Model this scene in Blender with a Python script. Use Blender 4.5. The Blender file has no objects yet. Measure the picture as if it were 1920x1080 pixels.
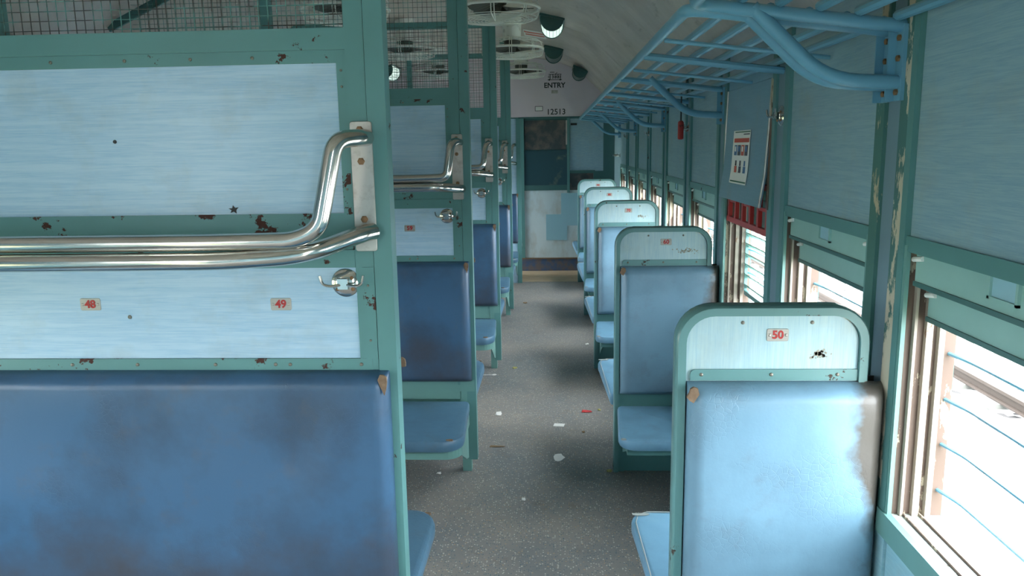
import bpy, bmesh, math, random
from mathutils import Vector, Matrix
random.seed(7)
C = bpy.context.scene.collection
SC = bpy.context.scene
PI = math.pi

# ------------------------------------------------------------------ camera
CZ = 1.527
F_PX, PITCH, YAW, ROLL = 1448.74, 0.179887, -0.0540701, -0.0162744
cp, sp, cy, sy = math.cos(PITCH), math.sin(PITCH), math.cos(YAW), math.sin(YAW)
Fv = Vector((sy*cp, cy*cp, -sp)); Rt = Vector((cy, -sy, 0)); Up = Rt.cross(Fv)
c_, s_ = math.cos(ROLL), math.sin(ROLL)
Xv = c_*Rt + s_*Up; Uv = -s_*Rt + c_*Up
cam_d = bpy.data.cameras.new('camera'); cam = bpy.data.objects.new('camera', cam_d); C.objects.link(cam)
cam_d.sensor_width = 36; cam_d.lens = 36*F_PX/1920; cam_d.clip_start = .02; cam_d.clip_end = 500
M = Matrix((Xv, Uv, -Fv)).transposed().to_4x4(); M.translation = Vector((0, 0, CZ)); cam.matrix_world = M
SC.camera = cam

# ------------------------------------------------------------------ world, exposure
w = bpy.data.worlds.new('overcast_sky'); SC.world = w; w.use_nodes = True
nt = w.node_tree; nt.nodes.clear()
tc = nt.nodes.new('ShaderNodeTexCoord'); sx = nt.nodes.new('ShaderNodeSeparateXYZ'); cr = nt.nodes.new('ShaderNodeValToRGB')
bg = nt.nodes.new('ShaderNodeBackground'); wo = nt.nodes.new('ShaderNodeOutputWorld')
nt.links.new(tc.outputs['Generated'], sx.inputs[0]); nt.links.new(sx.outputs['Z'], cr.inputs[0])
cr.color_ramp.elements[0].position = 0; cr.color_ramp.elements[0].color = (.80, .86, .90, 1)
cr.color_ramp.elements[1].position = .7; cr.color_ramp.elements[1].color = (.93, .98, 1, 1)
nt.links.new(cr.outputs[0], bg.inputs[0]); bg.inputs[1].default_value = 14.0
nt.links.new(bg.outputs[0], wo.inputs[0])
vs = SC.view_settings
vs.view_transform = 'Standard'; vs.look = 'None'; vs.gamma = 1; vs.use_curve_mapping = False; vs.exposure = 0.80

# ------------------------------------------------------------------ materials
def ramp(nt, src, stops, interp='LINEAR'):
    r = nt.nodes.new('ShaderNodeValToRGB'); r.color_ramp.interpolation = interp
    el = r.color_ramp.elements
    while len(el) < len(stops): el.new(.5)
    for e, (p, c) in zip(el, stops):
        e.position = p; e.color = (c, c, c, 1) if isinstance(c, (int, float)) else (*c, 1)
    nt.links.new(src, r.inputs[0]); return r.outputs[0]
def noise(nt, vec, scale, detail=3, rough=.5, stretch=None, dist=0):
    if stretch:
        mp = nt.nodes.new('ShaderNodeMapping'); mp.inputs['Scale'].default_value = stretch
        nt.links.new(vec, mp.inputs[0]); vec = mp.outputs[0]
    n = nt.nodes.new('ShaderNodeTexNoise'); n.inputs['Scale'].default_value = scale
    n.inputs['Detail'].default_value = detail; n.inputs['Roughness'].default_value = rough; n.inputs['Distortion'].default_value = dist
    nt.links.new(vec, n.inputs['Vector']); return n.outputs['Fac']
def mix(nt, fac, a, b):
    m = nt.nodes.new('ShaderNodeMix'); m.data_type = 'RGBA'
    for sock, v in ((m.inputs[0], fac), (m.inputs[6], a), (m.inputs[7], b)):
        if isinstance(v, (int, float)): sock.default_value = v
        elif isinstance(v, tuple): sock.default_value = (*v, 1)
        else: nt.links.new(v, sock)
    return m.outputs[2]
def math_(nt, op, a, b=0.0):
    m = nt.nodes.new('ShaderNodeMath'); m.operation = op
    for i, v in enumerate((a, b)):
        if isinstance(v, (int, float)): m.inputs[i].default_value = v
        else: nt.links.new(v, m.inputs[i])
    return m.outputs[0]
def base(name, col, rough=.5, metal=0, spec=.5):
    m = bpy.data.materials.new(name); m.use_nodes = True; nt = m.node_tree; b = nt.nodes['Principled BSDF']
    b.inputs['Base Color'].default_value = (*col, 1); b.inputs['Roughness'].default_value = rough
    b.inputs['Metallic'].default_value = metal; b.inputs['Specular IOR Level'].default_value = spec
    g = nt.nodes.new('ShaderNodeNewGeometry'); return m, nt, b, g.outputs['Position']
def bump(nt, b, h, strength=.2, dist=.002):
    bp = nt.nodes.new('ShaderNodeBump'); bp.inputs['Strength'].default_value = strength; bp.inputs['Distance'].default_value = dist
    nt.links.new(h, bp.inputs['Height']); nt.links.new(bp.outputs[0], b.inputs['Normal'])

def paint(name, col, patch=(.055, .018, .012), thr=.66, rough=.42, scale=9, stretch=None, dirt=.35):
    m, nt, b, P = base(name, col, rough)
    big = noise(nt, P, 3.5, 4, .6); fine = noise(nt, P, 60, 4, .6)
    d = ramp(nt, big, [(.35, 1), (.75, 0)])
    c1 = mix(nt, math_(nt, 'MULTIPLY', d, dirt), col, tuple(x*.62 for x in col))
    n2 = noise(nt, P, scale, 7, .68, stretch)
    f2 = ramp(nt, n2, [(thr, 0), (thr+.015, 1)])
    c2 = mix(nt, f2, c1, patch); nt.links.new(c2, b.inputs['Base Color'])
    r = mix(nt, f2, (rough,)*3, (.85,)*3); nt.links.new(r, b.inputs['Roughness'])
    h = math_(nt, 'SUBTRACT', math_(nt, 'MULTIPLY', fine, .25), f2)
    bump(nt, b, h, .35, .0008); return m
GREEN = (.10, .255, .25)
m_green = paint('green_paint', GREEN)
m_green_rust = paint('green_paint_chipped', GREEN, thr=.60, scale=14)
m_green_light = paint('sea_green_paint', (.145, .315, .29), thr=.70)
m_shutter = paint('pale_sea_green_shutter', (.30, .52, .48), thr=.70)
m_frame = paint('seat_frame_green', (.115, .26, .26), (.05, .03, .02), thr=.63, rough=.3)
m_green_dark = paint('dark_green_paint', (.05, .14, .135), thr=.68)
m_peel = paint('green_paint_peeled_to_cream', (.06, .17, .16), (.50, .46, .36), thr=.50, scale=5, stretch=(3.2, 3.2, 1.1), rough=.55)
m_peel2 = paint('green_paint_partly_peeled', (.06, .17, .15), (.48, .42, .30), thr=.58, scale=6, stretch=(1.6, 1.6, .5), rough=.55)
m_greyblue = paint('grey_blue_paint', (.17, .27, .33), (.10, .09, .07), thr=.72)
m_rack = paint('rack_blue_paint', (.13, .33, .46), (.05, .07, .08), thr=.74, rough=.3, dirt=.25)
m_brown = paint('rusted_channel', (.13, .085, .065), (.42, .36, .27), thr=.55, scale=12, stretch=(1, 1, .35), rough=.6)
m_cream = paint('grimy_cream_channel', (.36, .32, .265), (.16, .08, .04), thr=.60, scale=14, stretch=(1, 1, .4), rough=.6)
m_sill = paint('worn_pale_sill', (.50, .55, .52), (.24, .22, .19), thr=.60, scale=12, rough=.5)
m_black, *_ = base('black_backing_metal', (.012, .016, .018), .7)  # plain black backing behind the ceiling joints
m_red = paint('red_paint', (.42, .025, .022), (.08, .02, .015), thr=.68)

def laminate(name, col, streak, axis='X', grime=.0, amount=.75):
    m, nt, b, P = base(name, col, .32, spec=.45)
    st = {'X': (.35, 1, 9), 'Y': (1, .35, 9), 'Z': (9, 9, .35)}[axis]
    n1 = noise(nt, P, 9, 5, .62, st, .25); n2 = noise(nt, P, 30, 3, .6, st)
    f = math_(nt, 'MULTIPLY', ramp(nt, n1, [(.42, 0), (.52, .6), (.60, .05), (.66, .45), (.8, .2)]), amount)
    f = math_(nt, 'ADD', f, math_(nt, 'MULTIPLY', ramp(nt, n2, [(.5, 0), (.62, .4), (.7, 0)]), amount))
    c = mix(nt, f, col, streak)
    g = ramp(nt, noise(nt, P, 7, 6, .62), [(.52, 0), (.75, 1)])
    sxyz = nt.nodes.new('ShaderNodeSeparateXYZ'); nt.links.new(P, sxyz.inputs[0])
    c = mix(nt, math_(nt, 'MULTIPLY', g, .25+grime), c, (.28, .27, .20))
    nt.links.new(c, b.inputs['Base Color'])
    bump(nt, b, noise(nt, P, 5, 3), .15, .004); return m
m_lam = laminate('pale_blue_laminate', (.42, .585, .70), (.26, .45, .63), 'X')
m_lam_v = laminate('pale_blue_laminate_upright_grain', (.40, .55, .565), (.27, .44, .53), 'Z')
m_lam_wall = laminate('wall_blue_laminate', (.285, .43, .48), (.16, .30, .41), 'Y', .05)
m_lam_wall2 = laminate('wall_blue_panel', (.19, .34, .44), (.15, .29, .40), 'Y', .0)
m_lam_low = laminate('lower_wall_laminate', (.30, .52, .58), (.20, .42, .52), 'Y', .1)

def vinyl(name, col, edge_x=None, lo=.1, crack=.35):
    m, nt, b, P = base(name, col, .36, spec=.5)
    pa = noise(nt, P, 3.0, 5, .6)
    c = mix(nt, ramp(nt, pa, [(.46, 0), (.66, .8 if lo > .5 else .4)]), col, tuple(x*.42+.012 for x in col))
    c = mix(nt, ramp(nt, noise(nt, P, 11, 6, .65), [(.55, 0), (.8, .35)]), c, (.10, .085, .075))
    sxyz = nt.nodes.new('ShaderNodeSeparateXYZ'); nt.links.new(P, sxyz.inputs[0])
    if edge_x is not None:
        e = math_(nt, 'ADD', math_(nt, 'MULTIPLY', math_(nt, 'SUBTRACT', sxyz.outputs['X'], edge_x), 8.0), math_(nt, 'MULTIPLY', noise(nt, P, 4.5, 5, .6), 1.7))
        e = ramp(nt, math_(nt, 'MULTIPLY', e, .5), [(.51, 0), (.66, .95)])
        c = mix(nt, e, c, (.060, .046, .033))
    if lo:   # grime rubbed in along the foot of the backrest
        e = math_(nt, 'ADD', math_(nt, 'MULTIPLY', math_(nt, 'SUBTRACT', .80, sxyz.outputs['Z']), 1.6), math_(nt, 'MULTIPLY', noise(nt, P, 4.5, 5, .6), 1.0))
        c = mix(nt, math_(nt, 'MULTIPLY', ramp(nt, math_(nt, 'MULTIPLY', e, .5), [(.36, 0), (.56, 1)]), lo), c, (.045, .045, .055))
    nt.links.new(c, b.inputs['Base Color'])
    v = nt.nodes.new('ShaderNodeTexVoronoi'); v.feature = 'DISTANCE_TO_EDGE'; v.inputs['Scale'].default_value = 70
    mp = nt.nodes.new('ShaderNodeMapping'); nt.links.new(P, mp.inputs[0])
    nt.links.new(mp.outputs[0], v.inputs['Vector'])
    ck = math_(nt, 'MULTIPLY', ramp(nt, v.outputs['Distance'], [(0, 0), (.06, 1)]), ramp(nt, noise(nt, P, 6, 3), [(.5, 0), (.62, crack)]))
    h = math_(nt, 'ADD', math_(nt, 'MULTIPLY', noise(nt, P, 5, 4, .5, (1, 1, .45)), 7.0), math_(nt, 'ADD', ck, math_(nt, 'MULTIPLY', noise(nt, P, 160, 3), .35)))
    bump(nt, b, h, .35, .0016); return m
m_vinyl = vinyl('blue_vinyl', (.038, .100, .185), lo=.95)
m_vinyl_r = vinyl('blue_vinyl_window_side_grime', (.15, .275, .37), edge_x=.655, lo=.25, crack=.8)
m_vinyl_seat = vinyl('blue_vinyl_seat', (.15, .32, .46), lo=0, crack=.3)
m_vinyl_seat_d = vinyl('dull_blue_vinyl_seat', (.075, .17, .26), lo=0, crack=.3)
m_piping, *_ = base('pale_worn_piping', (.27, .31, .30), .6)
m_torn, nt_, b_, P_ = base('torn_brown_backing', (.12, .07, .04), .85)
nt_.links.new(mix(nt_, noise(nt_, P_, 90, 4), (.09, .045, .025), (.27, .19, .12)), b_.inputs['Base Color'])

m_chrome, nt_, b_, P_ = base('polished_steel', (.60, .58, .54), .12, 1)
nt_.links.new(ramp(nt_, noise(nt_, P_, 8, 4), [(.3, .10), (.8, .26)]), b_.inputs['Roughness'])
m_steel, nt_, b_, P_ = base('brushed_steel', (.50, .46, .42), .38, .85)
nt_.links.new(mix(nt_, ramp(nt_, noise(nt_, P_, 25, 5, .6), [(.5, 0), (.75, .7)]), (.50, .46, .42), (.26, .20, .16)), b_.inputs['Base Color'])
m_bolt, nt_, b_, P_ = base('rusty_bolt', (.26, .15, .08), .55, .6)
m_screw, *_ = base('dull_screw', (.20, .19, .16), .45, .7)
m_wire, *_ = base('fan_cage_grey', (.78, .78, .73), .35, .1)
m_white, nt_, b_, P_ = base('fan_white_enamel', (.62, .64, .62), .35)
nt_.links.new(mix(nt_, ramp(nt_, noise(nt_, P_, 22, 5), [(.55, 0), (.72, .6)]), (.82, .83, .80), (.30, .29, .25)), b_.inputs['Base Color'])
m_blade, *_ = base('fan_blade_grey', (.10, .10, .09), .4, .3)
m_mesh, nt_, b_, P_ = base('screen_wire', (.09, .17, .14), .55)
nt_.links.new(mix(nt_, ramp(nt_, noise(nt_, P_, 18, 3), [(.42, 0), (.55, 1)]), (.10, .26, .23), (.045, .035, .025)), b_.inputs['Base Color'])
m_plate, *_ = base('number_plate_metal', (.36, .35, .32), .4, .4)
m_redtxt, *_ = base('red_numeral', (.38, .012, .010), .5)
m_blacktxt, *_ = base('black_stencil', (.02, .02, .02), .6)
m_cap = paint('lamp_green', (.03, .10, .09), thr=.75, rough=.3)
m_lampglass, nt_, b_, P_ = base('ribbed_lamp_glass', (.75, .85, .80), .25)
m_lit, nt_, b_, P_ = base('lit_lamp_glass', (.8, .95, .88), .3)
b_.inputs['Emission Color'].default_value = (.80, 1, .90, 1); b_.inputs['Emission Strength'].default_value = .55

m_ceil, nt_, b_, P_ = base('ceiling_sheet', (.33, .31, .285), .34, .25)
c0 = mix(nt_, ramp(nt_, noise(nt_, P_, 2.2, 6, .62), [(.38, 0), (.72, 1)]), (.68, .60, .54), (.44, .37, .32))
c0 = mix(nt_, ramp(nt_, noise(nt_, P_, 16, 5, .6, (1, .25, 1)), [(.62, 0), (.74, .5)]), c0, (.20, .15, .11))
nt_.links.new(c0, b_.inputs['Base Color']); bump(nt_, b_, noise(nt_, P_, 2.5, 2), .3, .01)
m_lilac = paint('lilac_grey_paint', (.70, .61, .66), (.24, .20, .18), thr=.72, rough=.4, dirt=.15)

m_floor, nt_, b_, P_ = base('speckled_floor_vinyl', (.1, .1, .1), .48, spec=.35)
bgc = mix(nt_, ramp(nt_, noise(nt_, P_, 1.6, 5, .6), [(.36, 0), (.7, 1)]), (.17, .18, .185), (.28, .255, .23))
bgc = mix(nt_, ramp(nt_, noise(nt_, P_, 5, 5, .65), [(.60, 0), (.78, .55)]), bgc, (.15, .105, .07))
def specks(scale, lo, hi, col, src):
    v = nt_.nodes.new('ShaderNodeTexVoronoi'); v.inputs['Scale'].default_value = scale; nt_.links.new(P_, v.inputs['Vector'])
    d = ramp(nt_, v.outputs['Distance'], [(.24, 1), (.36, 0)])
    sep = nt_.nodes.new('ShaderNodeSeparateColor'); nt_.links.new(v.outputs['Color'], sep.inputs[0])
    k = ramp(nt_, sep.outputs[0], [(lo, 0), (lo+.01, 1), (hi, 1), (min(hi+.01, 1), 0)])
    return mix(nt_, math_(nt_, 'MULTIPLY', d, k), src, col)
bgc = specks(105, .0, .34, (.52, .50, .46), bgc)
bgc = specks(130, .25, .6, (.05, .11, .16), bgc)
bgc = specks(90, .6, .75, (.36, .26, .17), bgc)
nt_.links.new(bgc, b_.inputs['Base Color']); bump(nt_, b_, noise(nt_, P_, 120, 3), .12, .001)
m_tan, nt_, b_, P_ = base('tan_vestibule_floor', (.42, .31, .20), .55)
nt_.links.new(mix(nt_, noise(nt_, P_, 9, 5), (.34, .25, .15), (.52, .40, .27)), b_.inputs['Base Color'])
m_bluebase, nt_, b_, P_ = base('mottled_navy_kick_strip', (.07, .09, .15), .6)
nt_.links.new(mix(nt_, ramp(nt_, noise(nt_, P_, 14, 5), [(.4, 0), (.6, 1)]), (.05, .09, .18), (.12, .10, .10)), b_.inputs['Base Color'])
m_darkglass, nt_, b_, P_ = base('grimy_dark_window', (.05, .05, .05), .3)
c0 = mix(nt_, ramp(nt_, noise(nt_, P_, 7, 6, .6), [(.45, 0), (.75, 1)]), (.045, .055, .058), (.20, .15, .12))
nt_.links.new(c0, b_.inputs['Base Color'])
m_darkteal, nt_, b_, P_ = base('dark_teal_panel_stained', (.02, .06, .08), .4)
c0 = mix(nt_, ramp(nt_, noise(nt_, P_, 5, 5, .6), [(.60, 0), (.72, .8)]), (.018, .065, .085), (.16, .20, .15))
nt_.links.new(c0, b_.inputs['Base Color'])
m_grimwhite, nt_, b_, P_ = base('grimy_white_panel', (.6, .65, .65), .4)
c0 = mix(nt_, ramp(nt_, noise(nt_, P_, 5, 6, .62, (1, 1, .5)), [(.45, 0), (.75, .8)]), (.56, .66, .68), (.36, .33, .27))
nt_.links.new(c0, b_.inputs['Base Color'])
m_patch, *_ = base('light_blue_patch_plate', (.30, .52, .60), .4)
m_paper, *_ = base('white_paper', (.78, .78, .76), .8)
m_poster, *_ = base('poster_paper', (.80, .80, .78), .6)
m_pred, *_ = base('poster_red', (.55, .10, .07), .6)
m_pdark, *_ = base('poster_dark_figure', (.07, .07, .10), .6)
m_pblue, *_ = base('poster_blue_figure', (.08, .20, .42), .6)
m_pgreen, *_ = base('poster_green_band', (.03, .14, .09), .6)
m_pred2, *_ = base('sticker_faded_red', (.62, .16, .12), .6)
m_foil, *_ = base('red_wrapper', (.55, .05, .05), .4)
m_yellow, *_ = base('yellowed_scrap', (.40, .36, .12), .7)
m_brownscrap, *_ = base('brown_scrap', (.22, .15, .08), .8)
m_gravel, nt_, b_, P_ = base('trackside_gravel', (.4, .4, .38), .9)
v_ = nt_.nodes.new('ShaderNodeTexVoronoi'); v_.inputs['Scale'].default_value = 11; nt_.links.new(P_, v_.inputs['Vector'])
s1 = nt_.nodes.new('ShaderNodeSeparateColor'); nt_.links.new(v_.outputs['Color'], s1.inputs[0])
c0 = mix(nt_, ramp(nt_, s1.outputs[0], [(0, .0), (.16, 0), (.24, 1), (1, 1)]), (.022, .02, .02), (.42, .41, .40))
sx_ = nt_.nodes.new('ShaderNodeSeparateXYZ'); nt_.links.new(P_, sx_.inputs[0])
gm = math_(nt_, 'ADD', math_(nt_, 'MULTIPLY', math_(nt_, 'SUBTRACT', 3.05, sx_.outputs['X']), .8), noise(nt_, P_, 2.2, 5))
c0 = mix(nt_, ramp(nt_, gm, [(.42, 0), (.62, 1)]), c0, mix(nt_, noise(nt_, P_, 9, 5), (.07, .085, .02), (.16, .16, .06)))
nt_.links.new(c0, b_.inputs['Base Color'])
m_rail, *_ = base('rusty_rail', (.035, .024, .018), .7, .3)
m_sleeper, *_ = base('concrete_sleeper', (.12, .12, .11), .9)

# ------------------------------------------------------------------ mesh helpers (absolute coordinates)
def BM(): return bmesh.new()
def box(bm, x0, x1, y0, y1, z0, z1):
    vs_ = [bm.verts.new((x, y, z)) for x in (x0, x1) for y in (y0, y1) for z in (z0, z1)]
    for f in ((0,1,3,2),(4,6,7,5),(0,4,5,1),(2,3,7,6),(0,2,6,4),(1,5,7,3)): bm.faces.new([vs_[i] for i in f])
    return bm
def bbox(*a): return box(BM(), *a)
def beam(bm, a, b, w_, d_, up=Vector((0,0,1))):
    a, b = Vector(a), Vector(b); t = (b-a).normalized(); s = t.cross(up)
    if s.length < 1e-4: s = Vector((1,0,0))
    s.normalize(); n = s.cross(t).normalized()
    r = []
    for p in (a, b): r.append([bm.verts.new(p + s*i*w_/2 + n*j*d_/2) for i, j in ((-1,-1),(1,-1),(1,1),(-1,1))])
    for i in range(4): bm.faces.new((r[0][i], r[0][(i+1)%4], r[1][(i+1)%4], r[1][i]))
    bm.faces.new(r[0][::-1]); bm.faces.new(r[1]); return bm
def smooth_path(pts, rad=.04, n=5):
    P = [Vector(p) for p in pts]; out = [P[0]]
    for i in range(1, len(P)-1):
        a, b, c = P[i-1], P[i], P[i+1]; d1 = (a-b); d2 = (c-b)
        k = min(rad, d1.length*.48, d2.length*.48); s = b+d1.normalized()*k; e = b+d2.normalized()*k
        for j in range(n+1):
            t = j/n; out.append(s*(1-t)**2 + b*2*t*(1-t) + e*t*t)
    out.append(P[-1]); return out
def tube(bm, pts, r, seg=10, closed=False, caps=True):
    P = [Vector(p) for p in pts]; N = len(P); rings = []
    prev = None
    for i in range(N):
        if closed: t = (P[(i+1)%N]-P[i-1]).normalized()
        else: t = (P[min(i+1, N-1)]-P[max(i-1, 0)]).normalized()
        if prev is None:
            u_ = t.orthogonal().normalized()
            if abs(t.z) < .99: u_ = (Vector((0,0,1)) - t*t.z).normalized()
        else:
            u_ = (prev - t*prev.dot(t)).normalized()
        prev = u_; v_ = t.cross(u_)
        rings.append([bm.verts.new(P[i] + (u_*math.cos(2*PI*k/seg) + v_*math.sin(2*PI*k/seg))*r) for k in range(seg)])
    for i in range(N if closed else N-1):
        a, b = rings[i], rings[(i+1)%N]
        for k in range(seg): f = bm.faces.new((a[k], a[(k+1)%seg], b[(k+1)%seg], b[k])); f.smooth = True
    if caps and not closed: bm.faces.new(rings[0][::-1]); bm.faces.new(rings[-1])
    return bm
def ring(bm, c, R, r, n=36, seg=6, ax='Z'):
    pts = []
    for k in range(n):
        a, b = math.cos(2*PI*k/n)*R, math.sin(2*PI*k/n)*R
        pts.append(Vector(c)+(Vector((a, b, 0)) if ax == 'Z' else Vector((a, 0, b)) if ax == 'Y' else Vector((0, a, b))))
    return tube(bm, pts, r, seg, closed=True)
def lathe(bm, c, prof, n=24, ax='Z', sgn=1):
    """prof: (radius, height) along the axis"""
    c = Vector(c); rs = []
    for R, h in prof:
        row = []
        for k in range(n):
            a, b = math.cos(2*PI*k/n)*R, math.sin(2*PI*k/n)*R; h_ = h*sgn
            row.append(bm.verts.new(c + (Vector((a, b, h_)) if ax == 'Z' else Vector((a, h_, b)) if ax == 'Y' else Vector((h_, a, b)))))
        rs.append(row)
    for i in range(len(rs)-1):
        for k in range(n): f = bm.faces.new((rs[i][k], rs[i][(k+1)%n], rs[i+1][(k+1)%n], rs[i+1][k])); f.smooth = True
    bm.faces.new(rs[0][::-1]); bm.faces.new(rs[-1]); return bm
def outline(corners, n=6):
    """rounded polygon from (x, y, radius) corners -> list of (point, outward normal); corners counter-clockwise"""
    pts = []; N = len(corners)
    for i in range(N):
        p = Vector(corners[i][:2]); a = Vector(corners[i-1][:2]); b = Vector(corners[(i+1)%N][:2]); r = corners[i][2]
        d1 = (a-p).normalized(); d2 = (b-p).normalized(); ang = d1.angle(d2)
        if r <= 0: r = .001
        k = r/math.tan(ang/2); cc = p + (d1+d2).normalized()*(r/math.sin(ang/2))
        s = p+d1*k-cc; e = p+d2*k-cc; a0 = math.atan2(s.y, s.x); a1 = math.atan2(e.y, e.x)
        while a1 < a0: a1 += 2*PI
        for j in range(n+1):
            t = a0+(a1-a0)*j/n; nn = Vector((math.cos(t), math.sin(t))); pts.append((cc+nn*r, nn))
    return pts
def slab(bm, ol, levels, to3d, smooth=True):
    """stack inset copies of an outline; levels = (inset, height)"""
    rows = [[bm.verts.new(to3d(p.x-n.x*ins, p.y-n.y*ins, h)) for p, n in ol] for ins, h in levels]
    N = len(ol)
    for i in range(len(rows)-1):
        for k in range(N): f = bm.faces.new((rows[i][k], rows[i][(k+1)%N], rows[i+1][(k+1)%N], rows[i+1][k])); f.smooth = smooth
    bm.faces.new(rows[0][::-1])
    bm.faces.new(rows[-1]); return bm
def text_mesh(s, size, to3d, depth=.0008, bold=.0):
    cu = bpy.data.curves.new('t', 'FONT'); cu.body = s; cu.size = size; cu.align_x = 'CENTER'; cu.align_y = 'CENTER'
    cu.extrude = depth; cu.offset = bold; cu.resolution_u = 4
    o = bpy.data.objects.new('t', cu); C.objects.link(o)
    dg = bpy.context.evaluated_depsgraph_get(); me = bpy.data.meshes.new_from_object(o.evaluated_get(dg))
    bm = BM(); bm.from_mesh(me)
    for v in bm.verts: v.co = Vector(to3d(v.co.x, v.co.y, v.co.z))
    bpy.data.objects.remove(o); bpy.data.meshes.remove(me); return bm

# ------------------------------------------------------------------ object helpers
def thing(name, label, cat, loc=(0,0,0), group=None, kind=None):
    o = bpy.data.objects.new(name, None); C.objects.link(o); o.location = loc; o.empty_display_size = .1
    if kind: o['kind'] = kind
    if label: o['label'] = label
    if cat: o['category'] = cat
    if group: o['group'] = group
    return o
def root_loc(o):
    l = o.location.copy()
    while o.parent: o = o.parent; l = l+o.location
    return l
def obj(name, bm, mat, parent=None, label=None, origin=None, sharp=35):
    bmesh.ops.recalc_face_normals(bm, faces=bm.faces)
    org = root_loc(parent) if parent else Vector(origin or (0,0,0))
    for v in bm.verts: v.co -= org
    me = bpy.data.meshes.new(name); bm.to_mesh(me); bm.free(); me.materials.append(mat)
    if any(p.use_smooth for p in me.polygons):
        try: me.set_sharp_from_angle(angle=math.radians(sharp))
        except Exception: pass
    o = bpy.data.objects.new(name, me); C.objects.link(o)
    if parent: o.parent = parent
    else: o.location = org
    if label: o['label'] = label
    return o
def tag(o, label=None, cat=None, group=None, kind=None):
    if label: o['label'] = label
    if cat: o['category'] = cat
    if group: o['group'] = group
    if kind: o['kind'] = kind
    return o
def dup(root, loc, label=None, skip=()):
    r = root.copy(); C.objects.link(r); r.location = loc
    if label: r['label'] = label
    for ch in root.children:
        if ch.get('only'): continue
        c = ch.copy(); C.objects.link(c); c.parent = r
        for g in ch.children:
            d = g.copy(); C.objects.link(d); d.parent = c
    return r
def mirror_x(bm, cx):
    for v in bm.verts: v.co.x = 2*cx - v.co.x
    return bm

# ------------------------------------------------------------------ dimensions
Y0, BAY, NU = 1.733, 1.75, 5
YU = [Y0+BAY*i for i in range(NU)]
W = .752; CX = -.71; WL = 2*CX-W            # right wall, coach centre line, left wall
YB = -2.2; YE = 8.70; YV = 9.58              # rear end, bulkhead, far wall of the vestibule
SILL, HEAD = .70, 1.330

# ================================================================== SETTING
fl = obj('floor', bbox(WL-.12, W+.12, YB, 8.76, -.05, 0), m_floor, origin=(CX, 3, 0)); tag(fl, kind='structure')
obj('threshold_strip', bbox(WL-.1, W+.1, 8.752, 8.768, 0, .004), m_steel, fl)
vf = obj('floor', bbox(WL-.12, W+.12, 8.76, YV+.05, -.05, -.002), m_tan, origin=(CX, 9.1, 0)); tag(vf, kind='structure')

# ceiling: curved backing shell plus separate sheets with open joints
half = [(W, 1.90), (.705, 1.955), (.62, 2.03), (.535, 2.105), (.419, 2.218), (.330, 2.30), (.235, 2.368), (.08, 2.425), (-.08, 2.462), (-.244, 2.489), (-.47, 2.52), (CX, 2.532)]
prof = half + [(2*CX-x, z) for x, z in half[-2::-1]]
def shell(idx, y0, y1, off, th):
    bm = BM(); rows = []
    for y in (y0, y1):
        rows.append([(bm.verts.new((prof[k][0], y, prof[k][1]+off)), bm.verts.new((prof[k][0], y, prof[k][1]+off+th))) for k in idx])
    for j in range(len(idx)-1):
        a, b, c, d = rows[0][j], rows[0][j+1], rows[1][j+1], rows[1][j]
        for q in (0, 1): f = bm.faces.new((a[q], b[q], c[q], d[q])); f.smooth = True
        bm.faces.new((a[0], b[0], b[1], a[1])); bm.faces.new((d[0], c[0], c[1], d[1]))
    for j in (0, -1): a, d = rows[0][j], rows[1][j]; bm.faces.new((a[0], a[1], d[1], d[0]))
    return bm
N_ = len(prof)
ceil = obj('ceiling', shell(range(N_), YB, YV+.05, .006, .05), m_black, origin=(CX, 3, 2.5)); tag(ceil, kind='structure')
cuts = [0, 4, 8, 14, 18, N_-1]
yy = [YB, -1.0, .858, 2.608, 4.358, 6.108, 7.858, YV]
for a, b in zip(yy[:-1], yy[1:]):
    for i, j in zip(cuts[:-1], cuts[1:]):
        bm = shell(range(i, j+1), a+.002, b-.002, 0, .004)
        obj('ceiling_panel', bm, m_ceil, ceil)

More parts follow.
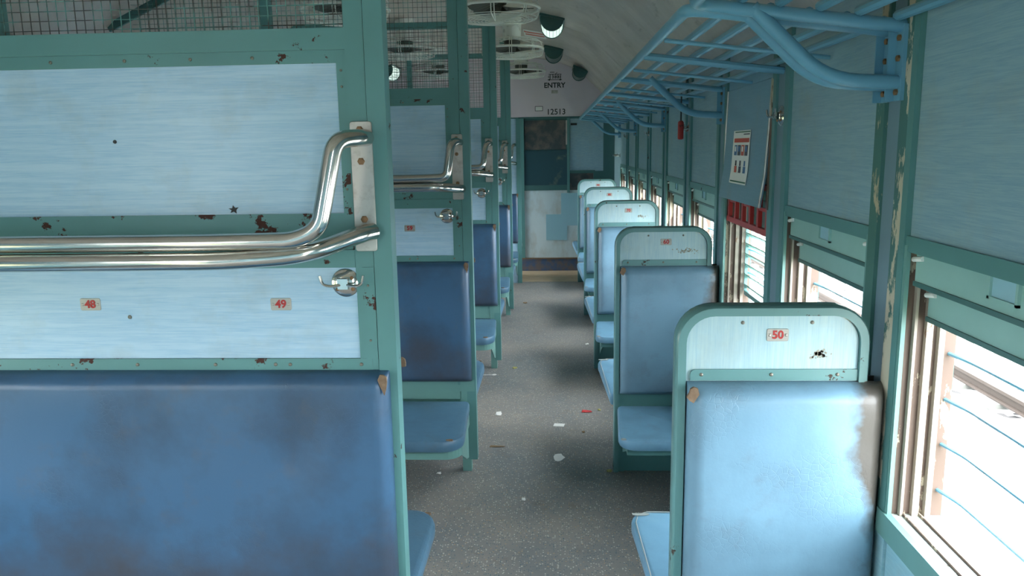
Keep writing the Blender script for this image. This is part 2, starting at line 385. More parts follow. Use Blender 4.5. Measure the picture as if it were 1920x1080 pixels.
def win_layout(side):
    """window openings along one wall: (y0, y1)"""
    out = []
    for i in range(-1, 4):
        a = 1.67+BAY*i
        out.append((a+.19, a+.87)); out.append((a+1.06, a+BAY))
    return [o for o in out]
def side_wall(side):
    s = 1 if side == 'right' else -1
    X = (lambda x: x) if s == 1 else (lambda x: 2*CX-x)
    def b(bm, x0, x1, *r): x0, x1 = X(x0), X(x1); return box(bm, min(x0, x1), max(x0, x1), *r)
    def nb(*a): return b(BM(), *a)
    added_doorways = [(-1.75, -.92)]+([(8.84, 9.50)] if side == 'left' else [])  # unseen open doorways, added to let more daylight into the coach
    solid = [YB]+[v for q in added_doorways for v in q]+[YV+.05]
    bm = BM()
    for k in range(0, len(solid), 2): b(bm, W+.11, W+.118, solid[k], solid[k+1], 0, SILL-.01)
    wall = obj('wall_'+side, bm, m_green_dark, origin=(X(W), 3, 0)); tag(wall, kind='structure')
    wins = sorted(win_layout(side)); wins = [q for q in wins if q[0] < 8.6]
    ends = [YB]+[v for q in wins for v in q]+[YV]
    # outer skin above windows and between them
    ends2 = sorted(ends+[v for q in added_doorways for v in q])
    bm = nb(W+.11, W+.118, -.92, 8.80, 1.28, 1.96)
    for k in range(0, len(ends2), 2): b(bm, W+.11, W+.118, ends2[k], ends2[k+1], SILL-.01, 1.96 if ends2[k] < -.92 or ends2[k+1] > 8.8 else 1.28)
    for d0, d1 in added_doorways: b(bm, W+.0, W+.118, d0, d1, 1.90, 1.96)
    obj('outer_skin', bm, m_green_dark, wall)
    # lower lining panels, one per bay
    for i in range(-1, 4):
        a = 1.67+BAY*i
        obj('lining_panel', nb(W+.002, W+.012, a+.004, a+BAY-.004, .02, SILL-.05), m_lam_low, wall)
    # upper panels, header strips
    for n, (a, c) in enumerate(wins):
        if side == 'right' and abs(a-2.73) < .02:
            obj('upper_panel', nb(W-.004, W+.012, a+.012, c-.02, 1.746, 1.93), m_lam_wall2, wall); continue
        obj('upper_panel', nb(W+.004, W+.012, a+.001, c-.001, HEAD, 1.93), m_lam_wall, wall)
        hs = obj('header_strip', nb(W-.004, W+.012, a, c, HEAD-.033, HEAD), m_green, wall)
    # columns
    for k in range(0, len(ends), 2):
        a, c = ends[k], ends[k+1]
        if c-a > .3: # plain end stretches
            cut = [a]+[v for q in added_doorways if a < q[0] < c for v in q]+[c]
            for kk in range(0, len(cut), 2): obj('end_panel', nb(W+.004, W+.012, cut[kk], cut[kk+1], .02, 1.93), m_lam_wall, wall)
            continue
        obj('column_cover', nb(W+.001, W+.012, a+.03, c-.03, SILL-.05, 1.93), m_greyblue, wall)
        near0 = side == 'right' and abs(a-1.67) < .02
        if near0: obj('column_strip', nb(W-.008, W+.008, a, a+.026, SILL-.03, 1.93), m_green, wall)
        for q, (u0, u1) in enumerate(((a+(.026 if near0 else 0), a+(.066 if near0 else .045)), (c-.045, c))):
            obj('column_strip', nb(W-.008, W+.008, u0, u1, SILL-.03, 1.93), m_peel if (near0 and q == 0) else m_peel2 if near0 else m_green, wall)
        obj('column_lower_cover', nb(W-.003, W+.012, a+.002, c-.002, .02, SILL-.05), m_lam_low, wall)
    obj('skirting_strip', nb(W-.006, W+.012, -.90, 8.80, 0, .05), m_green_dark, wall)
    obj('upper_trim', nb(W-.012, W+.01, YB, YV, 1.915, 1.94), m_green, wall)
    obj('side_cap', nb(W+.012, W+.12, YB, YV, 1.94, 1.96), m_green_dark, wall)
    # windows
    base_n = 0 if side == 'right' else 12
    for n, (a, c) in enumerate(wins):
        t = thing('window_%d' % (base_n+n+1), None, None, (X(W+.05), (a+c)/2, SILL), kind='structure')
        em = side == 'right' and abs(a-2.73) < .02
        # sill: front face board, ledge and two running grooves
        obj('sill_board', nb(W-.012, W+.004, a-.03, c+.03, SILL-.055, SILL+.002), m_green_light, t)
        bm = nb(W+.004, W+.026, a, c, SILL-.02, SILL); b(bm, W+.030, W+.062, a, c, SILL-.02, SILL); b(bm, W+.066, W+.11, a, c, SILL-.02, SILL)
        b(bm, W+.004, W+.11, a, c, SILL-.03, SILL-.012)
        obj('sill_ledge', bm, m_sill, t)
        for xg in (W+.028, W+.064): obj('sill_track', nb(xg-.0015, xg+.0015, a, c, SILL-.012, SILL+.006), m_brown, t)
        # jamb channels both ends
        for y_, d in ((a, 1), (c, -1)):
            def j(x0, x1, dep, mat, nm='jamb_channel'):
                y0, y1 = sorted((y_, y_+d*dep)); obj(nm, nb(x0, x1, y0, y1, SILL, HEAD-.02), mat, t)
            j(W-.006, W+.003, .012, m_green_light, 'jamb_lip')
            j(W+.003, W+.020, .003, m_brown); j(W+.020, W+.026, .016, m_cream); j(W+.026, W+.046, .003, m_brown)
            j(W+.046, W+.060, .016, m_cream); j(W+.060, W+.072, .006, m_brown); j(W+.072, W+.084, .020, m_cream); j(W+.084, W+.112, .010, m_brown)
        # bars
        for z_ in (.755, .862, .965, 1.068, 1.17):
            x_ = X(W+.122)
            pts = smooth_path([(X(W+.10), a+.008, z_+.006), (X(W+.103), a+.025, z_+.006), (X(W+.122), a+.07, z_), (X(W+.122), c-.07, z_), (X(W+.103), c-.025, z_+.006), (X(W+.10), c-.008, z_+.006)], .03, 3)
            obj('window_bar', tube(BM(), pts, .0045, 6), m_rack, t)
        if em: continue
        # raised shutters: only the bottom rails hang below the header
        for q, (x0, x1, z0, z1, mt) in enumerate(((W+.012, W+.026, 1.232, 1.40, m_shutter), (W+.044, W+.058, 1.155, 1.40, m_shutter))):
            sh = obj('shutter', nb(x0, x1, a+.018, c-.018, z0, z1), mt, t)
            ym = (a+c)/2
            obj('shutter_edge', nb(x0-.004, x1+.002, a+.018, c-.018, z0-.006, z0+.004), m_green_dark, sh)
            if q == 0:
                bm = BM()
                for (p0, p1, r0, r1) in ((ym-.045, ym+.045, z0+.068, z0+.073), (ym-.045, ym+.045, z0+.022, z0+.027), (ym-.045, ym-.038, z0+.022, z0+.073), (ym+.038, ym+.045, z0+.022, z0+.073)):
                    b(bm, x0-.006, x0, p0, p1, r0, r1)
                obj('finger_pull', bm, m_shutter, sh); obj('pull_recess', nb(x0-.0015, x0, ym-.038, ym+.038, z0+.027, z0+.068), m_patch, sh)
            for yl in (a+.035, c-.035):
                bm = BM(); tube(bm, [(X(x0-.002), yl-.016, z0+.055), (X(x0-.006), yl+.016, z0+.05)], .0055, 8); obj('shutter_latch', bm, m_white, sh)
    return wall, wins
wall_r, wins_r = side_wall('right')
wall_l, wins_l = side_wall('left')

# rear end wall behind the camera
ew = obj('wall_rear', bbox(WL-.15, W+.15, YB-.06, YB, 0, 2.6), m_lam_wall, origin=(CX, YB, 0)); tag(ew, kind='structure')

# ---- bulkhead with stencils
bm = BM(); idx = [k for k in range(N_)]
def bulk(y0, y1, zb, x0, x1, zoff=-.002):
    bm = BM(); pts = [(x, z+zoff) for x, z in prof if x0 <= x <= x1]
    pts = [(x1, zb)]+pts+[(x0, zb)]
    f = [bm.verts.new((x, y0, z)) for x, z in pts]; g = [bm.verts.new((x, y1, z)) for x, z in pts]
    bm.faces.new(f); bm.faces.new(g[::-1])
    for i in range(len(f)): bm.faces.new((f[i], f[(i+1)%len(f)], g[(i+1)%len(f)], g[i]))
    return bm
bh = obj('wall_bulkhead', bulk(YE, YE+.045, 1.852, WL+.01, W-.001), m_lilac, origin=(CX, YE, 0)); tag(bh, kind='structure')
obj('lintel_edge', bbox(-.37, W-.01, YE-.004, YE+.05, 1.838, 1.852), m_green_dark, bh)
obj('doorway_post', bbox(-.40, -.352, YE, YE+.045, 0, 1.838), m_green, bh)
obj('partition_panel', bbox(WL+.01, -.40, YE+.008, YE+.03, 0, 1.838), m_lam, bh)
TX = lambda cx, cz, y: (lambda x, z, d: (cx+x, y-.0006+d*.5, cz+z))
sg = thing('entry_sign', 'black stencilled ENTRY with double arrow on lilac bulkhead above the doorway', 'sign', (.03, YE, 2.17))
obj('lettering', text_mesh('ENTRY', .075, TX(.03, 2.185, YE), bold=.002), m_blacktxt, sg)
# stencilled Hindi word above, drawn stroke by stroke
bm = BM(); zt = 2.300
box(bm, -.035, .105, YE-.0015, YE, zt, zt+.006)
for x_, dz in ((-.02, .045), (.008, .045), (.040, .045), (.066, .045), (.094, .045)): box(bm, x_, x_+.006, YE-.0015, YE, zt-dz, zt)
for x_ in (-.034, .022, .052, .078): ring(bm, (x_+.006, YE-.001, zt-.024), .010, .003, 10, 4, 'Y')
beam(bm, (.040, YE-.001, zt+.006), (.060, YE-.001, zt+.024), .001, .005, Vector((0,0,1))); beam(bm, (-.012, YE-.001, zt-.045), (-.030, YE-.001, zt-.058), .001, .005)
box(bm, -.02, .03, YE-.0015, YE, zt+.022, zt+.028)
obj('hindi_lettering', bm, m_blacktxt, sg)
bm = box(BM(), -.035, .10, YE-.0015, YE, 2.243, 2.249)
for xs, d in ((-.05, 1), (.115, -1)):
    v = [bm.verts.new((xs, YE-.0012, 2.246)), bm.verts.new((xs+d*.03, YE-.0012, 2.246+.011)), bm.verts.new((xs+d*.03, YE-.0012, 2.246-.011))]; bm.faces.new(v)
    v2 = [bm.verts.new(q.co+Vector((0, .001, 0))) for q in v]; bm.faces.new(v2[::-1])
obj('double_arrow', bm, m_blacktxt, sg)
nm = obj('coach_number', text_mesh('12513', .085, TX(.045, 1.902, YE), bold=.001), m_blacktxt, origin=(.045, YE, 1.9)); tag(nm, 'black stencilled coach number 12513 low on the lilac bulkhead', 'sign')
for k, (a, c_2) in enumerate(((-.186, -.100),)):
    o = thing('notice_plate', 'small white framed plate left of the stencilled coach number', 'plate', (-.14, YE, 1.94))
    obj('plate_frame', bbox(a, c_2, YE-.003, YE, 1.915, 1.967), m_blacktxt, o); obj('plate_face', bbox(a+.005, c_2-.005, YE-.005, YE-.001, 1.92, 1.962), m_paper, o)
o = obj('faded_plate', bbox(-.005, .065, YE-.002, YE, 2.10, 2.135), m_steel, origin=(.03, YE, 2.11)); tag(o, 'faint metal plate under the word ENTRY on the bulkhead', 'plate')

# ---- vestibule end wall
vw = obj('wall_vestibule', bbox(WL-.1, W+.15, YV+.02, YV+.08, 0, 2.6), m_green_dark, origin=(CX, YV, 0)); tag(vw, kind='structure')
obj('kick_strip', bbox(-.40, W, YV-.002, YV+.02, 0, .150), m_bluebase, vw)
obj('kick_ledge', bbox(-.40, W, YV-.012, YV+.02, .150, .165), m_torn, vw)
obj('lower_panel', bbox(-.35, .45, YV+.006, YV+.02, .165, 1.0), m_grimwhite, vw)
obj('patch_plate', bbox(.105, .34, YV, YV+.006, .565, .965), m_patch, vw)
obj('patch_plate', bbox(-.082, .177, YV+.001, YV+.007, .384, .705), m_patch, vw)
obj('frame_rail', bbox(-.40, .21, YV-.004, YV+.02, 1.0, 1.065), m_green_dark, vw)
obj('teal_board', bbox(-.345, .180, YV+.004, YV+.02, 1.065, 1.485), m_darkteal, vw)
obj('window_pane', bbox(-.335, .165, YV+.006, YV+.02, 1.495, 1.845), m_darkglass, vw)
for a, c_2 in ((-.40, -.345), (.180, .212)): obj('frame_post', bbox(a, c_2, YV-.008, YV+.02, 0.165 if a < 0 else .97, 1.9), m_green, vw)
obj('pane_edge', bbox(.165, .182, YV-.010, YV+.01, 1.55, 1.84), m_steel, vw)
obj('side_panel', bbox(.216, .62, YV+.004, YV+.02, 1.23, 1.86), m_lam_wall, vw)
obj('side_panel_slot', bbox(.225, .30, YV-.002, YV+.006, 1.78, 1.805), m_blacktxt, vw)
obj('ledge_frame', bbox(.216, .52, YV-.02, YV+.02, 1.205, 1.24), m_green_dark, vw)
obj('ledge_frame', bbox(.500, .525, YV-.02, YV+.02, .97, 1.205), m_green_dark, vw)
obj('dark_board', bbox(.216, .500, YV+.008, YV+.02, .97, 1.205), m_darkglass, vw)  # dark mottled board filling the ledge frame
obj('upper_board', bbox(-.40, W, YV+.004, YV+.02, 1.87, 2.45), m_lam_wall2, vw)
o = thing('chrome_grab_bar', 'small chrome grab bar on right wall by the far doorway', 'rail', (W, 8.95, 1.40))
obj('bar', tube(BM(), smooth_path([(W, 8.78, 1.42), (W-.06, 8.78, 1.42), (W-.06, 9.12, 1.42), (W, 9.12, 1.42)], .03), .012, 8), m_chrome, o)
for y_ in (8.78, 9.12): obj('flange', lathe(BM(), (W+.006, y_, 1.42), [(.022, 0), (.022, .006)], 12, 'X', -1), m_chrome, o)

# ================================================================== LEFT BENCH PARTITIONS
LX0 = WL+.01
XM = -1.255       # middle post
def torn(bm, c, r, n=9, ax='Y', th=.002, seed=1, sz=1.0):
    rnd = random.Random(seed); ps = []
    for k in range(n):
        a = 2*PI*k/n; R = r*(.6+.7*rnd.random()); ps.append((math.cos(a)*R, math.sin(a)*R*sz))
    f = []; g = []
    for u_, v_ in ps:
        if ax == 'Y': f.append(bm.verts.new((c[0]+u_, c[1]-th, c[2]+v_))); g.append(bm.verts.new((c[0]+u_, c[1], c[2]+v_)))
        else: f.append(bm.verts.new((c[0]+u_, c[1]+v_, c[2]+th))); g.append(bm.verts.new((c[0]+u_, c[1]+v_, c[2])))
    bm.faces.new(f); bm.faces.new(g[::-1])
    for k in range(n): bm.faces.new((f[k], f[(k+1)%n], g[(k+1)%n], g[k]))
    return bm
def screw(parent, x, y, z, r=.004, ax='Y', mat=None):
    return obj('screw', lathe(BM(), (x, y, z), [(r, 0), (r*.9, .002), (r*.5, .003)], 8, ax, -1), mat or m_screw, parent)
from mathutils import noise as mnoise
def vpad(x0, x1, z0, z1, y, out, th=.05, rt=.03, seed=0, creases=()):
    """upholstered back pad standing on plane y, bulging towards out*Y, with soft dents and creases"""
    def ticks(a, b, n):
        e = [0, .0015, .005, .010, .017, .026, .038]; m = [e[-1]+(b-a-2*e[-1])*k/n for k in range(1, n)]
        return [a+v for v in e+m]+[b-v for v in e[::-1]]
    xs = ticks(x0, x1, max(10, int((x1-x0)/.035))); zs = ticks(z0, z1, 16)
    f = lambda d: math.sqrt(max(0, 1-(1-min(d/rt, 1))**2))
    bm = BM(); G = []
    for z in zs:
        row = []
        for x in xs:
            h = f(min(x-x0, x1-x))*f(min(z-z0, z1-z)); 
            inner = min(1, min(x-x0, x1-x, z-z0, z1-z)/.06)
            dz = mnoise.noise(Vector((x*4+seed, z*5, seed)))*.004 + mnoise.noise(Vector((x*14+seed, z*6, 3)))*.0012
            for cx_, cz_, sx_2, sz_2, am, sl in creases:
                u_ = (x-cx_)-(z-cz_)*sl; dz += am*math.exp(-(u_/sx_2)**2-((z-cz_)/sz_2)**2)
            row.append(bm.verts.new((x, y+out*(th*h+dz*inner), z)))
        G.append(row)
    for a in range(len(zs)-1):
        for b in range(len(xs)-1): q = bm.faces.new((G[a][b], G[a][b+1], G[a+1][b+1], G[a+1][b])); q.smooth = True
    loop = G[0]+[r[-1] for r in G[1:]]+G[-1][-2::-1]+[r[0] for r in G[-2:0:-1]]
    bm.faces.new(loop); return bm
def seat_pad(corn, zf, th=.05):
    """corn: plan corners (x,y,r) ccw; zf(x,y) gives the top height"""
    ol = outline(corn)
    lev = [(.004, -th), (0, -th*.8), (0, -.016), (.004, -.006), (.014, 0)]
    return slab(BM(), ol, lev, lambda a, b, h: (a, b, zf(a, b)+h))
def build_left(y, label):
    t = thing('bench_partition', label, 'bench', (-1.25, y+.025, 0), 'left bench partitions along the aisle')
    # posts
    obj('post', bbox(-.408, -.366, y-.004, y+.046, .06, 2.455), m_green, t)
    obj('post_cover', bbox(-.452, -.4095, y-.001, y+.046, .43, 2.46), m_green, t)
    obj('middle_post', bbox(XM-.02, XM+.02, y, y+.046, 1.79, 2.50), m_green, t)
    obj('wall_post', bbox(LX0, LX0+.04, y, y+.046, .05, 1.95), m_green, t)
    obj('leg', bbox(-.438, -.396, y, y+.045, 0, .43), m_green_light, t)
    obj('leg', bbox(XM-.02, XM+.02, y+.002, y+.045, 0, .43), m_green_light, t)
    # rails
    obj('beam', bbox(LX0, -.452, y-.001, y+.046, 1.744, 1.790), m_green, t)
    obj('top_beam', bbox(LX0+.35, -.452, y, y+.046, 2.30, 2.34), m_green, t)
    obj('brace', beam(BM(), (-1.98, y+.03, 2.08), (-1.50, y+.03, 2.30), .012, .035), m_green_dark, t)
    obj('upper_rail', bbox(LX0, -.452, y+.004, y+.042, 1.716, 1.744), m_green_rust, t)
    obj('middle_rail', bbox(LX0, -.452, y+.003, y+.043, 1.30, 1.386), m_green_rust, t)
    obj('middle_ledge', bbox(LX0, -.452, y-.003, y+.046, 1.262, 1.302), m_green_rust, t)
    obj('lower_rail', bbox(LX0, -.424, y-.002, y+.044, 1.018, 1.046), m_green_rust, t)
    obj('side_trim', bbox(-.473, -.452, y+.003, y+.043, 1.386, 1.716), m_green_rust, t)
    obj('side_trim', bbox(-.437, -.4095, y-.0035, y+.046, 1.046, 1.262), m_green_rust, t)
    obj('upper_panel', bbox(LX0, -.473, y+.007, y+.039, 1.386, 1.716), m_lam, t)
    obj('lower_panel', bbox(LX0, -.437, y+.004, y+.042, 1.046, 1.262), m_lam, t)
    # wire screen
    bm = BM(); s = .0208; r = .0008
    for (a, c) in ((XM+.02, -.452), (LX0+.33, XM-.02)):
        k = a+s*.4
        while k < c: box(bm, k-r, k+r, y+.018, y+.018+2*r, 1.79, 2.30); k += s
    k = 1.79+s*.5
    while k < 2.30: box(bm, LX0+.3, -.452, y+.0196, y+.0196+2*r, k-r, k+r); k += s
    scn = obj('wire_screen', bm, m_mesh, t); scn['kind'] = 'stuff'
    # screws
    for x_ in (-.66, -.80, -.95, -1.12): screw(t, x_, y+.004, 1.730)
    for x_ in (-.45, -.62, -.655, -.80, -.99, -1.15): screw(t, x_, y-.002, 1.032, .0045)
    for z_ in (1.70, 1.665, 1.44): screw(t, -.463, y+.003, z_, .003)
    for z_ in (1.22, 1.09): screw(t, -.425, y-.0035, z_, .003)
    for x_, z_ in ((-.993, 1.554), ): screw(t, x_, y+.007, z_, .0045, mat=m_blacktxt)
    screw(t, -1.0, y+.004, 1.147, .005)
    # back pads
    obj('backrest', vpad(LX0+.05, -.383, .45, 1.019, y, -1, .048, .03, 1, ((-.47, .87, .016, .075, .010, -.25), (-.535, .86, .016, .07, .008, -.15), (-.415, .90, .011, .045, .009, -.5), (-.60, .84, .03, .08, -.005, 0), (-.44, .80, .02, .09, -.006, -.3))), m_vinyl, t)
    bb = obj('backrest', vpad(LX0+.05, -.372, .45, 1.019, y+.045, 1, .05, .03, 5), m_vinyl, t)
    obj('torn_corner', torn(BM(), (-.392, y-.040, .998), .012, seed=3, sz=2.0, th=.006), m_torn, t)
    obj('torn_corner', torn(BM(), (-.374, y+.094, 1.01), .010, seed=5, sz=1.2, th=.006), m_torn, t)
    # under-back rail
    obj('seat_rail', bbox(LX0+.05, -.44, y+.004, y+.042, .36, .448), m_green_light, t)
    obj('post_foot_cover', bbox(-.44, -.372, y-.006, y+.05, .40, .455), m_green_light, t)
    # seats
    zf = lambda a, b: .372-.025*(abs(b-(y-.045))/.45)
    zb = lambda a, b: .372+.045*(abs(b-(y+.09))/.45)
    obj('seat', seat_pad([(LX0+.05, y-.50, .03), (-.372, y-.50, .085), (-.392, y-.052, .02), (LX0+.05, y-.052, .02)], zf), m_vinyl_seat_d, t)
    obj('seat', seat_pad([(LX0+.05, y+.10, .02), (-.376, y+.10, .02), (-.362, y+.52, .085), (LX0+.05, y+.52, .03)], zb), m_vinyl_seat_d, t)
    # seat frames and gusset plates at the aisle end
    for s_2, d0, d1, zz in ((-1, .05, .48, .293), (1, .10, .50, .325)):
        ya, yb = sorted((y+s_2*d0, y+s_2*d1))
        ol = outline([(LX0+.06, ya, .01), (-.395, ya, .03), (-.395, yb, .06), (LX0+.06, yb, .02)] if s_2 > 0 else [(LX0+.06, ya, .02), (-.385, ya, .07), (-.395, yb, .01), (LX0+.06, yb, .01)])
        obj('seat_frame', slab(BM(), ol, [(0, zz-.035), (0, zz+.008)], lambda a, b, h: (a, b, h), False), m_green_light, t)
        bm = BM(); x_ = -.402
        pf = [(y+s_2*.05, zz-.005), (y+s_2*.40, zz-.005), (y+s_2*.36, zz-.06), (y+s_2*.13, .115), (y+s_2*.05, .09)]
        f = [bm.verts.new((x_, p, q)) for p, q in pf]; g = [bm.verts.new((x_-.006, p, q)) for p, q in pf]
        bm.faces.new(f); bm.faces.new(g[::-1])
        for k in range(5): bm.faces.new((f[k], f[(k+1)%5], g[(k+1)%5], g[k]))
        obj('gusset_plate', bm, m_green_light, t)
        obj('torn_edge', torn(BM(), (-.43 if s_2 < 0 else -.40, y+s_2*(.485 if s_2 < 0 else .5), (zf if s_2 < 0 else zb)(0, y+s_2*.45)-.006), .016, ax='Z', seed=11, sz=.4, th=.005), m_torn, t)
    return t
lab = ['nearest left bench partition, carrying seat plates 48 and 49 under the wire screen',
       'second left bench partition, carrying seat plate 59, behind the nearest one',
       'third left bench partition along the aisle, behind the one with plate 59',
       'fourth left bench partition, second from the far doorway',
       'farthest left bench partition beside the far doorway']
L0 = build_left(YU[0], lab[0])
# burn-like tear and scratches only on the first partition's panel
for i in range(1, NU): dup(L0, (-1.25, YU[i]+.025, 0), lab[i])
bm = BM(); y = YU[0]
for k in range(11):
    a = k*2*PI/11; R = .013*(1 if k % 2 else .45); 
    if k == 0: vv = []
    vv.append((math.cos(a)*R, math.sin(a)*R*.75))
f = [bm.verts.new((-.729+u_, y+.0055, 1.397+v_)) for u_, v_ in vv]; g = [bm.verts.new((-.729+u_, y+.007, 1.397+v_)) for u_, v_ in vv]
bm.faces.new(f); bm.faces.new(g[::-1])
for k in range(11): bm.faces.new((f[k], f[(k+1)%11], g[(k+1)%11], g[k]))
obj('tear', bm, m_blacktxt, L0)

# ---- grab rails on the partitions
def build_rail(y, label, back=False, kind=0):
    s = 1 if back else -1; y_ = y+.046 if back else y-.004
    t = thing('grab_rail', label, 'rail', (-1.2, y_, 1.40), 'steel grab rails on the left partitions')
    Yf = lambda d: y_+s*d
    ol = outline([(-.4475, 1.300, .006), (-.3985, 1.300, .006), (-.3985, 1.589, .006), (-.4475, 1.589, .006)], 3)
    obj('mounting_plate', slab(BM(), ol, [(0, 0), (0, .004), (.001, .005)], lambda a, b, h: (a, Yf(h), b), False), m_steel, t)
    up = smooth_path([(-.412, Yf(.005), 1.553), (-.416, Yf(.06), 1.553), (-.452, Yf(.115), 1.548), (-.492, Yf(.125), 1.365), (-.545, Yf(.125), 1.340), (-.75, Yf(.125), 1.337), (-1.95, Yf(.125), 1.337)], .035, 6)
    lo = smooth_path([(-.406, Yf(.005), 1.345), (-.425, Yf(.04), 1.343), (-.53, Yf(.118), 1.308), (-.70, Yf(.130), 1.298), (-1.95, Yf(.130), 1.297)], .07, 7)
    if kind:
        up = smooth_path([(-.412, Yf(.005), 1.553), (-.418, Yf(.09), 1.556), (-.432, Yf(.15), 1.545), (-.452, Yf(.16), 1.404), (-.60, Yf(.16), 1.401), (-1.95, Yf(.16), 1.401)], .030, 6)
        lo = smooth_path([(-.406, Yf(.005), 1.348), (-.415, Yf(.06), 1.352), (-.475, Yf(.155), 1.364), (-.60, Yf(.165), 1.364), (-1.95, Yf(.165), 1.363)], .05, 6)
    obj('upper_tube', tube(BM(), up, .0185, 20), m_chrome, t)
    obj('lower_tube', tube(BM(), lo, .0195, 20), m_chrome, t)
    obj('end_bracket', bbox(-1.97, -1.93, min(Yf(0), Yf(.13)), max(Yf(0), Yf(.13)), 1.29, 1.345), m_steel, t)
    for x_, z_ in ((-.425, 1.571), (-.425, 1.502), (-.424, 1.373)):
        obj('bolt', lathe(BM(), (x_, Yf(.004), z_), [(.0085, 0), (.0085, .003), (.006, .0045), (.006, .007), (.003, .008)], 6, 'Y', s), m_bolt, t)
    return t
rl = ['bright double steel tube grab rail on the nearest left partition, above plates 48 and 49',
      'double steel tube grab rail on the second left partition above plate 59',
      'double steel tube grab rail on the third left partition', 'double steel tube grab rail on the fourth left partition',
      'steel grab rail on the farthest left partition by the doorway']
r0 = build_rail(YU[0], rl[0])
r1 = build_rail(YU[1], rl[1], kind=1)
for i in range(2, NU): dup(r1, (-1.2, YU[i]-.004, 1.40), rl[i])
rb = build_rail(YU[0], 'steel grab rail behind the nearest left partition, its bends peeking past the post', True)
rbl = ['steel grab rail on the far side of the second left partition, hidden behind its post',
       'steel grab rail on the far side of the third left partition, hidden behind its post']
for i in (1, 2): dup(rb, (-1.2, YU[i]+.046, 1.40), rbl[i-1])

# ---- coat hooks
def build_hook(label, group=None):
    """double coat hook on a chrome disc; local -Y is outwards"""
    t = thing('coat_hook', label, 'hook', (0, 0, 0), 'chrome double coat hooks')
    obj('base_disc', lathe(BM(), (0, 0, 0), [(.033, 0), (.033, .002), (.028, .006), (.016, .010), (.006, .012)], 28, 'Y', -1), m_chrome, t)
    obj('boss', bbox(-.014, .010, -.024, -.008, -.012, .012), m_chrome, t)
    for s in (-1, 1):
        obj('hook_arm', tube(BM(), smooth_path([(s*.008, -.022, -.002), (s*.03, -.03, -.004), (s*.046, -.034, .002), (s*.05, -.036, .022)], .012, 4), .0032, 8), m_chrome, t)
    for x_, z_ in ((-.018, -.014), (.018, -.014), (.016, .012)): obj('screw', lathe(BM(), (x_, -.008, z_), [(.0045, 0), (.004, .003), (.002, .004)], 8, 'Y', -1), m_bolt, t)
    return t
hk = build_hook('chrome double coat hook below the grab rail, right of seat plate 49')
hk.location = (-.478, YU[0]+.004, 1.226)
hl = ['chrome coat hook on the second left partition, right of plate 59', 'chrome coat hook on the third left partition', 'chrome coat hook on the fourth left partition']
for i in (1, 2, 3): dup(hk, (-.478, YU[i]+.004, 1.226), hl[i-1])
hr = ['chrome coat hook on right wall column beside the poster panel', 'chrome coat hook on right wall beside the red alarm handle', 'small chrome coat hook on right wall, third column from the poster', 'farthest small chrome coat hook on the right wall']
for i in range(4):
    h = dup(hk, (W, 2.635+BAY*i, 1.615), hr[i]); h.rotation_euler = (0, 0, -PI/2)

# ---- seat number plates
def number_plate(num, x, y, z, label, sc=1.0):
    t = thing('seat_number_plate', label, 'number plate', (x, y, z), 'seat number plates')
    w_, h_ = .0245*sc, .0145*sc
    ol = outline([(x-w_, z-h_, .004), (x+w_, z-h_, .004), (x+w_, z+h_, .004), (x-w_, z+h_, .004)], 3)
    obj('plate', slab(BM(), ol, [(0, 0), (0, .0012), (.0006, .0018)], lambda a, b, h: (a, y-h, b), False), m_plate, t)
    obj('numeral', text_mesh(num, .026*sc, TX(x, z, y-.0019), bold=.0008), m_redtxt, t)
    for s in (-1, 1): obj('rivet', lathe(BM(), (x+s*.0185*sc, y-.0016, z), [(.0038, 0), (.0028, .0012), (.001, .0018)], 10, 'Y', -1), m_steel, t)
    return t
number_plate('48', -1.092, YU[0]+.004, 1.178, 'left-hand seat plate reading 48, farther from the coat hook on the nearest panel')
number_plate('49', -.634, YU[0]+.004, 1.176, 'seat plate reading 49 just below left of the chrome coat hook')
number_plate('59', -.651, YU[1]+.004, 1.172, 'small seat plate reading 59 on the second left partition')

# ================================================================== RIGHT SINGLE SEATS
RX0, RX1 = .281, .714
def arch_ring(y0, y1, d, xa=RX0, xb=RX1, zt=1.166, r=.085, zb=.0):
    bm = BM()
    def ln(ins):
        pts = []; rr = r-ins
        x0, x1, z1 = xa+ins, xb-ins, zt-ins
        pts.append((x0, zb)); 
        for k in range(9): a = PI-(PI/2)*k/8; pts.append((x0+rr+math.cos(a)*rr, z1-rr+math.sin(a)*rr))
        for k in range(9): a = PI/2-(PI/2)*k/8; pts.append((x1-rr+math.cos(a)*rr, z1-rr+math.sin(a)*rr))
        pts.append((x1, zb)); return pts
    e = .006; ys = (y0, y0+e, y1-e, y1); O = ln(0); Oi = ln(.004); I = ln(d)
    rows = [(Oi, ys[0]), (O, ys[1]), (O, ys[2]), (Oi, ys[3]), (I, ys[3]), (I, ys[0])]
    V = [[bm.verts.new((x, yv, z)) for x, z in L] for L, yv in rows]; n = len(O)
    for k in range(6):
        a, b = V[k], V[(k+1)%6]
        for j in range(n-1): f = bm.faces.new((a[j], a[j+1], b[j+1], b[j])); f.smooth = True
    bm.faces.new([V[k][0] for k in range(6)]); bm.faces.new([V[k][-1] for k in range(5, -1, -1)]); return bm
